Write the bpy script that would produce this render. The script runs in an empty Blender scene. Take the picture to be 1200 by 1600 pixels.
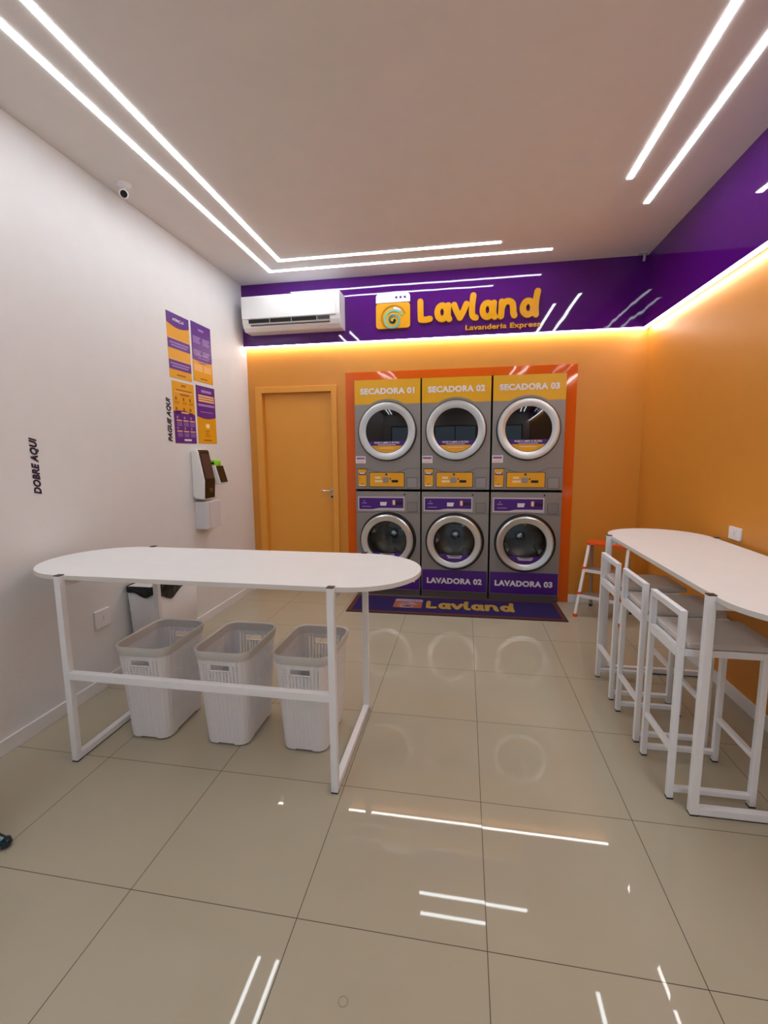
import bpy, bmesh, math, random
from mathutils import Vector, Matrix
random.seed(4)
PI = math.pi
S = bpy.context.scene
COL = S.collection

# ------------------------------------------------------------------ camera
cam_d = bpy.data.cameras.new('camera'); cam = bpy.data.objects.new('camera', cam_d); COL.objects.link(cam)
cam_d.sensor_fit = 'HORIZONTAL'; cam_d.sensor_width = 36.0; cam_d.lens = 716.506 / 1200 * 36
cam_d.clip_start = 0.03
CR = Vector((0.98506944, 0.17195076, -0.00843463)); CU = Vector((-0.0140812, 0.12930406, 0.99150501)); CF = Vector((-0.17158067, 0.97658251, -0.12979475))
cam.matrix_world = Matrix(((CR.x, CU.x, -CF.x, 0), (CR.y, CU.y, -CF.y, 0), (CR.z, CU.z, -CF.z, 1.48743), (0, 0, 0, 1)))
S.camera = cam

# ------------------------------------------------------------------ world, exposure, light levels
STRIP_E = 21.5          # ceiling line lamps
COVE_E = 24.0           # cove strips below the purple band
WARM = (0.92, 1.0, 1.04)
S.view_settings.view_transform = 'Standard'; S.view_settings.look = 'None'
S.view_settings.exposure = 0.0; S.view_settings.gamma = 1.0; S.view_settings.use_curve_mapping = False
W = bpy.data.worlds.new('evening_street'); S.world = W; W.use_nodes = True
bg = W.node_tree.nodes['Background']; bg.inputs[0].default_value = (0.62, 0.80, 1.0, 1); bg.inputs[1].default_value = 0.85

# ------------------------------------------------------------------ room numbers (metres)
XL, XR, D, YF, ZC, ZP = -2.255, 1.610, 4.637, -3.0, 3.167, 2.569
BAND = 0.06

# ------------------------------------------------------------------ materials
def lin(h):
    v = [int(h[i:i + 2], 16) / 255 for i in (0, 2, 4)]
    return tuple((c / 12.92 if c <= .04045 else ((c + .055) / 1.055) ** 2.4) for c in v) + (1,)
MATS = {}
def mat(name, col, rough=.5, metal=0., spec=.5, noise=0., scale=8., bump=0., bscale=40., coat=0., stretch=None):
    if name in MATS: return MATS[name]
    m = bpy.data.materials.new(name); m.use_nodes = True; nt = m.node_tree; N = nt.nodes; L = nt.links
    b = N['Principled BSDF']; c = lin(col) if isinstance(col, str) else tuple(col) + (1,)
    b.inputs['Roughness'].default_value = rough; b.inputs['Metallic'].default_value = metal
    b.inputs['Specular IOR Level'].default_value = spec; b.inputs['Coat Weight'].default_value = coat
    tc = N.new('ShaderNodeTexCoord'); mp = N.new('ShaderNodeMapping'); L.new(tc.outputs['Object'], mp.inputs[0])
    if stretch: mp.inputs['Scale'].default_value = stretch
    nz = N.new('ShaderNodeTexNoise'); nz.inputs['Scale'].default_value = scale; nz.inputs['Detail'].default_value = 3
    L.new(mp.outputs[0], nz.inputs['Vector'])
    mx = N.new('ShaderNodeMix'); mx.data_type = 'RGBA'
    k = noise if noise else .03
    mx.inputs[6].default_value = tuple(min(1, x * (1 - k)) for x in c[:3]) + (1,)
    mx.inputs[7].default_value = tuple(min(1, x * (1 + k)) for x in c[:3]) + (1,)
    L.new(nz.outputs['Fac'], mx.inputs[0]); L.new(mx.outputs[2], b.inputs['Base Color'])
    if bump:
        n2 = N.new('ShaderNodeTexNoise'); n2.inputs['Scale'].default_value = bscale; n2.inputs['Detail'].default_value = 2
        L.new(mp.outputs[0], n2.inputs['Vector'])
        bp = N.new('ShaderNodeBump'); bp.inputs['Strength'].default_value = 1; bp.inputs['Distance'].default_value = bump
        L.new(n2.outputs['Fac'], bp.inputs['Height']); L.new(bp.outputs[0], b.inputs['Normal'])
    MATS[name] = m; return m
def emis(name, col, e):
    m = bpy.data.materials.new(name); m.use_nodes = True; nt = m.node_tree; b = nt.nodes['Principled BSDF']
    b.inputs['Base Color'].default_value = (.9, .9, .9, 1)
    b.inputs['Emission Color'].default_value = tuple(col) + (1,); b.inputs['Emission Strength'].default_value = e
    MATS[name] = m; return m
def glass(name, tint, gloss_rough=.02):
    m = bpy.data.materials.new(name); m.use_nodes = True; nt = m.node_tree; N = nt.nodes; L = nt.links
    N.remove(N['Principled BSDF']); out = N['Material Output']
    t = N.new('ShaderNodeBsdfTransparent'); t.inputs[0].default_value = tuple(tint) + (1,)
    g = N.new('ShaderNodeBsdfGlossy'); g.inputs['Roughness'].default_value = gloss_rough
    f = N.new('ShaderNodeFresnel'); f.inputs[0].default_value = 1.5
    mx = N.new('ShaderNodeMixShader'); L.new(f.outputs[0], mx.inputs[0]); L.new(t.outputs[0], mx.inputs[1]); L.new(g.outputs[0], mx.inputs[2])
    L.new(mx.outputs[0], out.inputs[0]); MATS[name] = m; return m

WHITEWALL = mat('white_wall_paint', 'E2E1E2', .6, bump=.0006, bscale=60)
CEIL = mat('ceiling_paint', 'E8E4E2', .7)
ORANGE = mat('orange_wall_paint', 'D68D32', .42, bump=.0005, bscale=60)
ORDOOR = mat('orange_door_paint', 'E69E3C', .38, bump=.0003, bscale=80)
PURPLE = mat('purple_gloss_panel', '560F7A', .025, bump=.0035, bscale=1.6, spec=.6)
ORPANEL = mat('deep_orange_gloss_panel', 'DC5C04', .04, bump=.002, bscale=3, spec=.5)
BASEB = mat('white_skirting', 'E4E3E4', .4)
WMETAL = mat('white_painted_steel', 'F0F1F5', .35, noise=.03, scale=30)
WTOP = mat('white_table_laminate', 'E8E8E8', .38)
WEDGE = mat('white_edge_band', 'DCD8D4', .4)
BLACKP = mat('black_plastic', '17141A', .4)
BASKET = mat('pale_grey_plastic', 'E9E8EC', .42)
RIM = mat('grey_basket_rim', 'D2CFCC', .42)
BINW = mat('white_bin_plastic', 'D8D4D4', .4)
BAG = mat('black_bin_bag', '0C0B0E', .3, bump=.01, bscale=25)
STEEL = mat('grey_stainless_cabinet', '938D8A', .42, metal=.35, noise=.05, scale=3, stretch=(60, 60, 1))
STEELD = mat('darker_steel_plinth', '5A5352', .5, metal=.3)
CHROME = mat('brushed_door_ring', 'DAD8D7', .33, metal=.9, noise=.05, scale=60)
CHR2 = mat('polished_chrome', 'D0D0D0', .12, metal=1)
DARK = mat('black_bezel', '0B0A0C', .35)
DRUM = mat('drum_steel', '5E5B58', .3, metal=.9, noise=.3, scale=40)
RUBBER = mat('grey_door_rubber', '2E2C2D', .5)
DGLASS = mat('dark_door_glass', '060508', .03, spec=.6)
YEL = mat('yellow_film', 'E8AC02', .35)
AMB = mat('amber_panel', 'EDA812', .35)
PUR = mat('purple_film', '48107C', .35)
WHT = mat('white_film', 'E9E2E6', .45)
SILV = mat('silver_plate', '9D9796', .35, metal=.5)
SEAM = mat('seam_shadow_gap', '4A4443', .6)
LOGOY = mat('amber_acrylic', 'EFA70C', .3)
LOGOG = mat('sea_green_acrylic', '86C0A6', .3)
LOGOD = mat('ochre_acrylic', 'B97F08', .3)
LOGOW = mat('white_acrylic', 'EFEAF2', .3)
ACW = mat('glossy_white_plastic', 'EDEAEA', .25)
MATP = mat('purple_mat_pile', '1E0850', .95, noise=.3, scale=300, bump=.002, bscale=400)
MATB = mat('brown_mat_border', '5E2C20', .95, noise=.2, scale=300)
MATG = mat('ochre_mat_pile', 'A8842E', .95, noise=.2, scale=300)
MATO = mat('terracotta_mat_pile', '9A5238', .95, noise=.2, scale=300)
MATW = mat('lilac_grey_mat_pile', '9C8CA4', .95)
SEAT = mat('light_grey_vinyl', 'C8C0BB', .33, bump=.001, bscale=120)
SEATS = mat('white_vinyl_edge', 'E4E0DF', .35)
LADW = mat('white_ladder_rail', 'E9E4E4', .35)
LADA = mat('ladder_aluminium', 'A9A29E', .35, metal=.6)
LADO = mat('orange_ladder_plastic', 'E8540C', .4)
GREEN = mat('lime_green_plastic', '7FD01E', .35)
TERMW = mat('terminal_white', 'E6E4E2', .35)
SCREEN = mat('terminal_screen', '120A0D', .12)
SCREEN2 = mat('screen_film', '4A3436', .2)
BOXW = mat('matt_white_steel_box', 'D4D1D6', .5)
LETTER = mat('dark_purple_vinyl', '1E0B33', .5)
TEAL = mat('black_teal_gloss', '0C2430', .12)
OUTW = mat('white_switch_plate', 'E8E4E6', .35)
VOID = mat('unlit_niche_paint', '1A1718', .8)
LED = emis('led_diffuser', WARM, STRIP_E)
COVE = emis('cove_led', (1.0, .98, .93), COVE_E)
WGLASS = glass('washer_door_glass', (.78, .80, .80))
SHOPGLASS = glass('shop_window_glass', (.92, .95, .95))

def floor_mat():
    m = bpy.data.materials.new('polished_porcelain_tiles'); m.use_nodes = True; nt = m.node_tree; N = nt.nodes; L = nt.links
    b = N['Principled BSDF']; b.inputs['Roughness'].default_value = .02; b.inputs['Specular IOR Level'].default_value = .30
    tc = N.new('ShaderNodeTexCoord')
    mp = N.new('ShaderNodeMapping'); mp.inputs['Location'].default_value = (1.1118, -1.2253, 0)
    L.new(tc.outputs['Object'], mp.inputs[0])
    dv = N.new('ShaderNodeVectorMath'); dv.operation = 'SCALE'; dv.inputs['Scale'].default_value = 1 / .6; L.new(mp.outputs[0], dv.inputs[0])
    fr = N.new('ShaderNodeVectorMath'); fr.operation = 'FRACTION'; L.new(dv.outputs[0], fr.inputs[0])
    fl = N.new('ShaderNodeVectorMath'); fl.operation = 'FLOOR'; L.new(dv.outputs[0], fl.inputs[0])
    sb = N.new('ShaderNodeVectorMath'); sb.operation = 'SUBTRACT'; sb.inputs[1].default_value = (.5, .5, .5); L.new(fr.outputs[0], sb.inputs[0])
    ab = N.new('ShaderNodeVectorMath'); ab.operation = 'ABSOLUTE'; L.new(sb.outputs[0], ab.inputs[0])
    sx = N.new('ShaderNodeSeparateXYZ'); L.new(ab.outputs[0], sx.inputs[0])
    mxm = N.new('ShaderNodeMath'); mxm.operation = 'MAXIMUM'; L.new(sx.outputs[0], mxm.inputs[0]); L.new(sx.outputs[1], mxm.inputs[1])
    gt = N.new('ShaderNodeMath'); gt.operation = 'GREATER_THAN'; gt.inputs[1].default_value = .5 - .0013 / .6; L.new(mxm.outputs[0], gt.inputs[0])
    wn = N.new('ShaderNodeTexWhiteNoise'); wn.noise_dimensions = '3D'; L.new(fl.outputs[0], wn.inputs['Vector'])
    nz = N.new('ShaderNodeTexNoise'); nz.inputs['Scale'].default_value = 2.2; nz.inputs['Detail'].default_value = 6; L.new(tc.outputs['Object'], nz.inputs['Vector'])
    mxc = N.new('ShaderNodeMix'); mxc.data_type = 'RGBA'; mxc.inputs[6].default_value = lin('ADA48F'); mxc.inputs[7].default_value = lin('B9B19D')
    L.new(nz.outputs['Fac'], mxc.inputs[0])
    mg = N.new('ShaderNodeMix'); mg.data_type = 'RGBA'; mg.inputs[7].default_value = lin('5A5046'); L.new(gt.outputs[0], mg.inputs[0]); L.new(mxc.outputs[2], mg.inputs[6])
    # a small ring stain on one tile
    ds = N.new('ShaderNodeVectorMath'); ds.operation = 'DISTANCE'; ds.inputs[1].default_value = (-.306, 1.031, 0); L.new(tc.outputs['Object'], ds.inputs[0])
    cp = N.new('ShaderNodeMath'); cp.operation = 'COMPARE'; cp.inputs[1].default_value = .0125; cp.inputs[2].default_value = .0011; L.new(ds.outputs['Value'], cp.inputs[0])
    cm = N.new('ShaderNodeMath'); cm.operation = 'MULTIPLY'; cm.inputs[1].default_value = .55; L.new(cp.outputs[0], cm.inputs[0])
    ms = N.new('ShaderNodeMix'); ms.data_type = 'RGBA'; ms.inputs[7].default_value = lin('5F5244'); L.new(cm.outputs[0], ms.inputs[0]); L.new(mg.outputs[2], ms.inputs[6])
    L.new(ms.outputs[2], b.inputs['Base Color'])
    # every tile lies at a very slightly different tilt
    s2 = N.new('ShaderNodeVectorMath'); s2.operation = 'SUBTRACT'; s2.inputs[1].default_value = (.5, .5, .5); L.new(wn.outputs['Color'], s2.inputs[0])
    dt = N.new('ShaderNodeVectorMath'); dt.operation = 'DOT_PRODUCT'; L.new(s2.outputs[0], dt.inputs[0]); L.new(sb.outputs[0], dt.inputs[1])
    bp = N.new('ShaderNodeBump'); bp.inputs['Strength'].default_value = 1; bp.inputs['Distance'].default_value = .0022
    L.new(dt.outputs['Value'], bp.inputs['Height']); L.new(bp.outputs[0], b.inputs['Normal'])
    return m
FLOOR = floor_mat()

# ------------------------------------------------------------------ helpers
def link(name, bm, m, parent=None, bevel=0, smooth=False, label=None, solid=0):
    me = bpy.data.meshes.new(name); bmesh.ops.recalc_face_normals(bm, faces=bm.faces); bm.to_mesh(me); bm.free()
    me.materials.append(m)
    if smooth:
        for p in me.polygons: p.use_smooth = True
        try: me.set_sharp_from_angle(angle=math.radians(38))
        except Exception: pass
    o = bpy.data.objects.new(name, me); COL.objects.link(o)
    if parent: o.parent = parent
    if solid:
        sm = o.modifiers.new('thickness', 'SOLIDIFY'); sm.thickness = solid; sm.offset = 0
    if bevel:
        bv = o.modifiers.new('edge', 'BEVEL'); bv.width = bevel; bv.segments = 2; bv.limit_method = 'ANGLE'; bv.angle_limit = math.radians(40)
    if label: o['label'] = label
    return o
def thing(name, label, cat, loc=(0, 0, 0), rz=0, group=None):
    o = bpy.data.objects.new(name, None); COL.objects.link(o); o.empty_display_size = .1
    o.location = loc; o.rotation_euler = (0, 0, rz); o['label'] = label; o['category'] = cat
    if group: o['group'] = group
    return o
def tag(o, label, cat, group=None):
    o['label'] = label; o['category'] = cat
    if group: o['group'] = group
    return o
def struct(name, bm, m, parent=None, **k):
    o = link(name, bm, m, parent, **k)
    if not parent: o['kind'] = 'structure'
    return o
def BM(): return bmesh.new()
def box(bm, x0, x1, y0, y1, z0, z1):
    v = [bm.verts.new((x, y, z)) for x in (x0, x1) for y in (y0, y1) for z in (z0, z1)]
    for f in ((0, 1, 3, 2), (4, 6, 7, 5), (0, 4, 5, 1), (2, 3, 7, 6), (0, 2, 6, 4), (1, 5, 7, 3)): bm.faces.new([v[i] for i in f])
    return bm
def B(*a): return box(BM(), *a)
def Bs(*l):
    bm = BM()
    for a in l: box(bm, *a)
    return bm
class Fr:   # a flat frame: origin, right, up, outward
    def __init__(s, o, r, u, n): s.o, s.r, s.u, s.n = Vector(o), Vector(r), Vector(u), Vector(n)
    def p(s, x, z, d=0): return s.o + s.r * x + s.u * z + s.n * d
def FB(x, z, y): return Fr((x, y, z), (1, 0, 0), (0, 0, 1), (0, -1, 0))     # faces the camera side
def FLW(y, z, x=XL): return Fr((x, y, z), (0, 1, 0), (0, 0, 1), (1, 0, 0))    # on the left wall
def FG(x, y, z): return Fr((x, y, z), (1, 0, 0), (0, 1, 0), (0, 0, 1))
def prism(bm, fr, pts, d0, d1):
    a = [bm.verts.new(fr.p(x, z, d0)) for x, z in pts]; b = [bm.verts.new(fr.p(x, z, d1)) for x, z in pts]
    n = len(pts)
    bm.faces.new(list(reversed(a))); bm.faces.new(b)
    for i in range(n): bm.faces.new((a[i], a[(i + 1) % n], b[(i + 1) % n], b[i]))
    return bm
def rect(x0, z0, x1, z1): return [(x0, z0), (x1, z0), (x1, z1), (x0, z1)]
def rrect(x0, z0, x1, z1, r, n=6):
    out = []
    for cx, cz, a in ((x1 - r, z1 - r, 0), (x0 + r, z1 - r, 90), (x0 + r, z0 + r, 180), (x1 - r, z0 + r, 270)):
        for i in range(n + 1):
            t = math.radians(a + 90 * i / n); out.append((cx + r * math.cos(t), cz + r * math.sin(t)))
    return out
def arc(cx, cz, r, a0, a1, n=16):
    return [(cx + r * math.cos(math.radians(a0 + (a1 - a0) * i / n)), cz + r * math.sin(math.radians(a0 + (a1 - a0) * i / n))) for i in range(n + 1)]
def ribbon(pts, w):          # outline of a round-ended stroke
    n = len(pts); L_, R_ = [], []
    def dirn(i):
        a = pts[max(0, i - 1)]; b = pts[min(n - 1, i + 1)]; dx, dz = b[0] - a[0], b[1] - a[1]; l = math.hypot(dx, dz) or 1
        return dx / l, dz / l
    for i, (x, z) in enumerate(pts):
        dx, dz = dirn(i); L_.append((x - dz * w, z + dx * w)); R_.append((x + dz * w, z - dx * w))
    def cap(i, sgn):
        dx, dz = dirn(i); a = math.degrees(math.atan2(dz, dx)); x, z = pts[i]
        return arc(x, z, w, a + (90 if sgn > 0 else -90), a + (-90 if sgn > 0 else -270), 8)[1:-1]
    return L_ + cap(n - 1, 1) + list(reversed(R_)) + cap(0, -1)
def smooth_pts(pts, k=6):
    out = []
    P = [pts[0]] + pts + [pts[-1]]
    for i in range(1, len(P) - 2):
        for j in range(k):
            t = j / k; a, b, c, d = P[i - 1], P[i], P[i + 1], P[i + 2]
            out.append(tuple(.5 * ((2 * b[q]) + (-a[q] + c[q]) * t + (2 * a[q] - 5 * b[q] + 4 * c[q] - d[q]) * t * t + (-a[q] + 3 * b[q] - 3 * c[q] + d[q]) * t ** 3) for q in (0, 1)))
    out.append(pts[-1]); return out
def annulus(bm, fr, cx, cz, r0, r1, d0, d1, n=40):
    rows = []
    for r, d in ((r0, d0), (r0, d1), (r1, d1), (r1, d0)):
        rows.append([bm.verts.new(fr.p(cx + r * math.cos(2 * PI * i / n), cz + r * math.sin(2 * PI * i / n), d)) for i in range(n)])
    for k in range(4):
        a, b = rows[k], rows[(k + 1) % 4]
        for i in range(n): bm.faces.new((a[i], a[(i + 1) % n], b[(i + 1) % n], b[i]))
    return bm
def lathe(bm, prof, c, axis='Y', n=48, close=False):
    rings = []
    for r, h in prof:
        if r < 1e-6:
            p = (c[0], c[1] + h, c[2]) if axis == 'Y' else (c[0], c[1], c[2] + h)
            rings.append([bm.verts.new(p)]); continue
        ring = []
        for i in range(n):
            a = 2 * PI * i / n
            ring.append(bm.verts.new((c[0] + r * math.cos(a), c[1] + h, c[2] + r * math.sin(a)) if axis == 'Y' else (c[0] + r * math.cos(a), c[1] + r * math.sin(a), c[2] + h)))
        rings.append(ring)
    pr = list(zip(rings, rings[1:])) + ([(rings[-1], rings[0])] if close else [])
    for a, b in pr:
        if len(a) == 1 and len(b) == 1: continue
        for i in range(n):
            j = (i + 1) % n
            if len(a) == 1: bm.faces.new((a[0], b[i], b[j]))
            elif len(b) == 1: bm.faces.new((a[i], b[0], a[j]))
            else: bm.faces.new((a[i], a[j], b[j], b[i]))
    return bm
def tube(bm, pts, r, n=10, square=False):
    P = [Vector(p) for p in pts]; rings = []
    for i, p in enumerate(P):
        d = (P[min(i + 1, len(P) - 1)] - P[max(i - 1, 0)]).normalized()
        up = Vector((0, 0, 1)) if abs(d.z) < .9 else Vector((1, 0, 0))
        s = d.cross(up).normalized(); u = s.cross(d).normalized()
        if square: ring = [p + s * a * r + u * b_ * r for a, b_ in ((1, 1), (-1, 1), (-1, -1), (1, -1))]
        else: ring = [p + s * math.cos(2 * PI * k / n) * r + u * math.sin(2 * PI * k / n) * r for k in range(n)]
        rings.append([bm.verts.new(q) for q in ring])
    m_ = len(rings[0])
    for a, b in zip(rings, rings[1:]):
        for i in range(m_): bm.faces.new((a[i], a[(i + 1) % m_], b[(i + 1) % m_], b[i]))
    bm.faces.new(rings[0]); bm.faces.new(list(reversed(rings[-1])))
    return bm
_tc = {}
def text_bm(s, fr, x0, z0, w, h, bold=.03, shear=0, depth=.001, d0=.0, bm=None, spacing=1.0):
    """lettering set in a box w x h at (x0, z0) of frame fr, thickness depth"""
    key = (s, bold, shear, spacing)
    if key not in _tc:
        cu = bpy.data.curves.new('lettering_source', 'FONT'); cu.body = s; cu.size = 1; cu.offset = bold; cu.shear = shear; cu.space_character = 1 + bold * 1.6
        cu.resolution_u = 5
        o = bpy.data.objects.new('lettering_source', cu); COL.objects.link(o)
        dg = bpy.context.evaluated_depsgraph_get(); me = bpy.data.meshes.new_from_object(o.evaluated_get(dg))
        vs = [tuple(v.co) for v in me.vertices]; fs = [tuple(p.vertices) for p in me.polygons]
        bpy.data.objects.remove(o); bpy.data.curves.remove(cu); bpy.data.meshes.remove(me)
        _tc[key] = (vs, fs)
    vs, fs = _tc[key]
    xa, xb = min(v[0] for v in vs), max(v[0] for v in vs); za, zb = min(v[1] for v in vs), max(v[1] for v in vs)
    if bm is None: bm = BM()
    V = [bm.verts.new(fr.p(x0 + (v[0] - xa) / (xb - xa) * w, z0 + (v[1] - za) / (zb - za) * h, d0 + depth)) for v in vs]
    for f in fs:
        try: bm.faces.new([V[i] for i in f])
        except ValueError: pass
    return bm
def extr(o, t):
    sm = o.modifiers.new('thickness', 'SOLIDIFY'); sm.thickness = t; sm.offset = 0; return o
def bars(fr, lst, d0=.0008, d1=.0013):
    bm = BM()
    for x, z, w, h in lst: prism(bm, fr, rect(x, z, x + w, z + h), d0, d1)
    return bm

# ------------------------------------------------------------------ room shell
struct('floor', B(XL - .12, XR + .12, YF - .12, D + .9, -.1, 0), FLOOR)
struct('ceiling', B(XL - .12, XR + .12, YF - .12, D + .2, ZC, ZC + .1), CEIL)
struct('wall_left', B(XL - .12, XL, YF - .12, D + .12, 0, ZC), WHITEWALL)
struct('wall_right', B(XR, XR + .12, YF - .12, D + .12, 0, ZC), ORANGE)
DX0, DX1, DZ = -2.100, -1.350, 2.105
NX0, NX1, NZ = -1.104, .928, 2.204
struct('wall_back', Bs((XL, DX0 - .012, D, D + .12, 0, ZC), (DX1 + .012, NX0, D, D + .12, 0, ZC), (NX1, XR, D, D + .12, 0, ZC),
                       (DX0 - .012, DX1 + .012, D, D + .12, DZ + .012, ZC), (NX0, NX1, D, D + .12, NZ, ZC)), ORANGE)
struct('wall_niche', Bs((NX0 - .05, NX1 + .05, D + .80, D + .85, 0, NZ + .05), (NX0 - .05, NX0 - .002, D + .12, D + .80, 0, NZ + .05),
                        (NX1 + .002, NX1 + .05, D + .12, D + .80, 0, NZ + .05), (NX0 - .05, NX1 + .05, D + .12, D + .85, NZ + .002, NZ + .05)), VOID)
# shop front behind the camera: wall piers and a glazed opening to the street
struct('wall_front', Bs((XL, -1.75, YF - .12, YF, 0, ZC), (1.2, XR, YF - .12, YF, 0, ZC), (-1.75, 1.2, YF - .12, YF, 2.35, ZC)), WHITEWALL)
wf = struct('window_1', Bs((-1.75, -1.69, YF - .09, YF - .03, 0, 2.35), (1.14, 1.2, YF - .09, YF - .03, 0, 2.35), (-1.69, 1.14, YF - .09, YF - .03, 2.29, 2.35),
                           (-1.69, 1.14, YF - .09, YF - .03, 0, .06), (-.30, -.25, YF - .09, YF - .03, .06, 2.29)), BLACKP)
link('pane', B(-1.69, 1.14, YF - .065, YF - .055, .06, 2.29), SHOPGLASS, wf)
# skirting
struct('baseboard_left', B(XL, XL + .014, YF, D, 0, .078), BASEB, bevel=.003)
struct('baseboard_right', B(XR - .014, XR, YF, D - .014, 0, .078), BASEB, bevel=.003)
struct('baseboard_back', B(1.022, XR, D - .014, D, 0, .078), BASEB, bevel=.003)
# purple gloss band with cove, gloss orange surround
struct('trim_1', B(XL, XR, D - BAND, D, ZP, ZC), PURPLE)
struct('trim_2', B(XR - BAND, XR, YF, D - BAND, ZP, ZC), PURPLE)
struct('trim_3', Bs((-1.198, NX0, D - .006, D, 0, 2.282), (NX1, 1.022, D - .006, D, 0, 2.282), (NX0, NX1, D - .006, D, NZ, 2.282)), ORPANEL)
# door frame and door
struct('trim_4', Bs((DX0 - .072, DX0, D - .022, D + .10, 0, DZ + .062), (DX1, DX1 + .058, D - .022, D + .10, 0, DZ + .062), (DX0, DX1, D - .022, D + .10, DZ, DZ + .062)), ORDOOR, bevel=.004)
dr = struct('door_1', B(DX0 + .0015, DX1 - .0015, D + .040, D + .08, .004, DZ - .0015), ORDOOR, bevel=.002)
hb = BM(); lathe(hb, [(0, -.012), (.024, -.012), (.024, 0)], (-1.378, D + .045, 1.085), n=24)
tube(hb, [(-1.378, D + .045, 1.085), (-1.378, D - .005, 1.085), (-1.39, D - .012, 1.086), (-1.475, D - .012, 1.088)], .0085)
box(hb, -1.393, -1.363, D + .036, D + .045, .995, 1.05)
link('handle', hb, CHR2, dr, smooth=True, label='chrome lever handle')
kb = BM(); lathe(kb, [(0, -.016), (.012, -.016), (.014, -.009)], (-1.378, D + .045, 1.022), n=16); link('keyhole', kb, BLACKP, dr)

# ------------------------------------------------------------------ line lamps
def lamp(name, label, boxes, m, group):
    o = link(name, Bs(*boxes), m); return tag(o, label, 'ceiling light' if 'ceiling' in label else 'led strip', group)
zc = (ZC - .003, ZC + .002)
HW = .0165
def lamp_L(x, y, xe, label):
    lamp('line_lamp', label, [(x - HW, x + HW, YF + .3, y - HW, *zc), (x - HW, xe, y - HW, y + HW, *zc)], LED, 'recessed led lines in the ceiling')
lamp_L(-1.815, 4.29, .70, 'long L-shaped white led line in the ceiling, the outer one nearer the left wall')
lamp_L(-1.635, 4.075, .265, 'shorter L-shaped white led line in the ceiling, inside the outer one')
lamp('line_lamp', 'straight white led line in the ceiling, the right one nearer the purple wall band', [(1.205 - HW, 1.205 + HW, YF + .3, 3.66, *zc)], LED, 'recessed led lines in the ceiling')
lamp('line_lamp', 'straight white led line in the ceiling, ending farthest from the back wall', [(.99 - HW, .99 + HW, YF + .3, 3.33, *zc)], LED, 'recessed led lines in the ceiling')
lamp('cove_lamp', 'glowing led strip under the purple band on the back wall', [(XL + .002, XR - BAND - .002, D - BAND + .010, D - .030, ZP - .010, ZP)], COVE, 'led strips under the purple band')
lamp('cove_lamp', 'glowing led strip under the purple band on the right wall', [(XR - BAND + .010, XR - .030, YF + .01, D - .004, ZP - .012, ZP)], COVE, 'led strips under the purple band')

# ------------------------------------------------------------------ tables
def table(name, label, cx, cy, rz, sx, sy, half, rad):
    t = thing(name, label, 'table', (cx, cy, 0), rz, 'oval folding tables'); H = .93; q = .0155
    pts = arc(half - rad, 0, rad, -90, 90, 28) + arc(-(half - rad), 0, rad, 90, 270, 28)
    top = BM(); prism(top, FG(0, 0, 0), pts, H - .022, H - .0005); link('tabletop', top, WTOP, t, bevel=.0015)
    eb = BM(); o_ = [(x * 1.0006, z * 1.0015) for x, z in pts]
    n = len(pts); a = [eb.verts.new((x, z, H - .0215)) for x, z in o_]; b = [eb.verts.new((x, z, H - .001)) for x, z in o_]
    for i in range(n): eb.faces.new((a[i], a[(i + 1) % n], b[(i + 1) % n], b[i]))
    link('edge_band', eb, WEDGE, t)
    for s in (-1, 1):
        x = s * sx
        for r in (-1, 1):
            y = r * sy
            g = link('leg', B(x - q, x + q, y - q, y + q, .006, H), WMETAL, t, bevel=.002)
            link('end_cap', B(x - q, x + q, y - q, y + q, H, H + .0035), BLACKP, g, label='black plastic cap')
            link('foot_pad', B(x - q, x + q, y - q, y + q, 0, .006), BLACKP, g, label='black plastic foot')
        link('base_rail', Bs((x - q, x + q, -sy + q, sy - q, .006, .006 + 2 * q)), WMETAL, t, bevel=.002)
        link('rail_pad', B(x - q * .8, x + q * .8, -sy + q, sy - q, 0, .006), BLACKP, t, label='black strip under the rail')
        link('top_rail', B(x - q, x + q, -sy + q, sy - q, H - .055, H - .022), WMETAL, t)
    link('stretcher', B(-sx + q, sx - q, -sy - q, -sy + q, .425, .461), WMETAL, t, bevel=.002)
    return t
table('oval_table', 'long white oval-topped table on white steel legs standing over the three laundry baskets', -1.197, 2.117, 0, .655, .333, 1.0, .325)
table('oval_table', 'white oval-topped table along the orange right wall with three stools pushed under it', 1.262, 2.540, -PI / 2 + PI, .637, .318, .972, .308)

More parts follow.
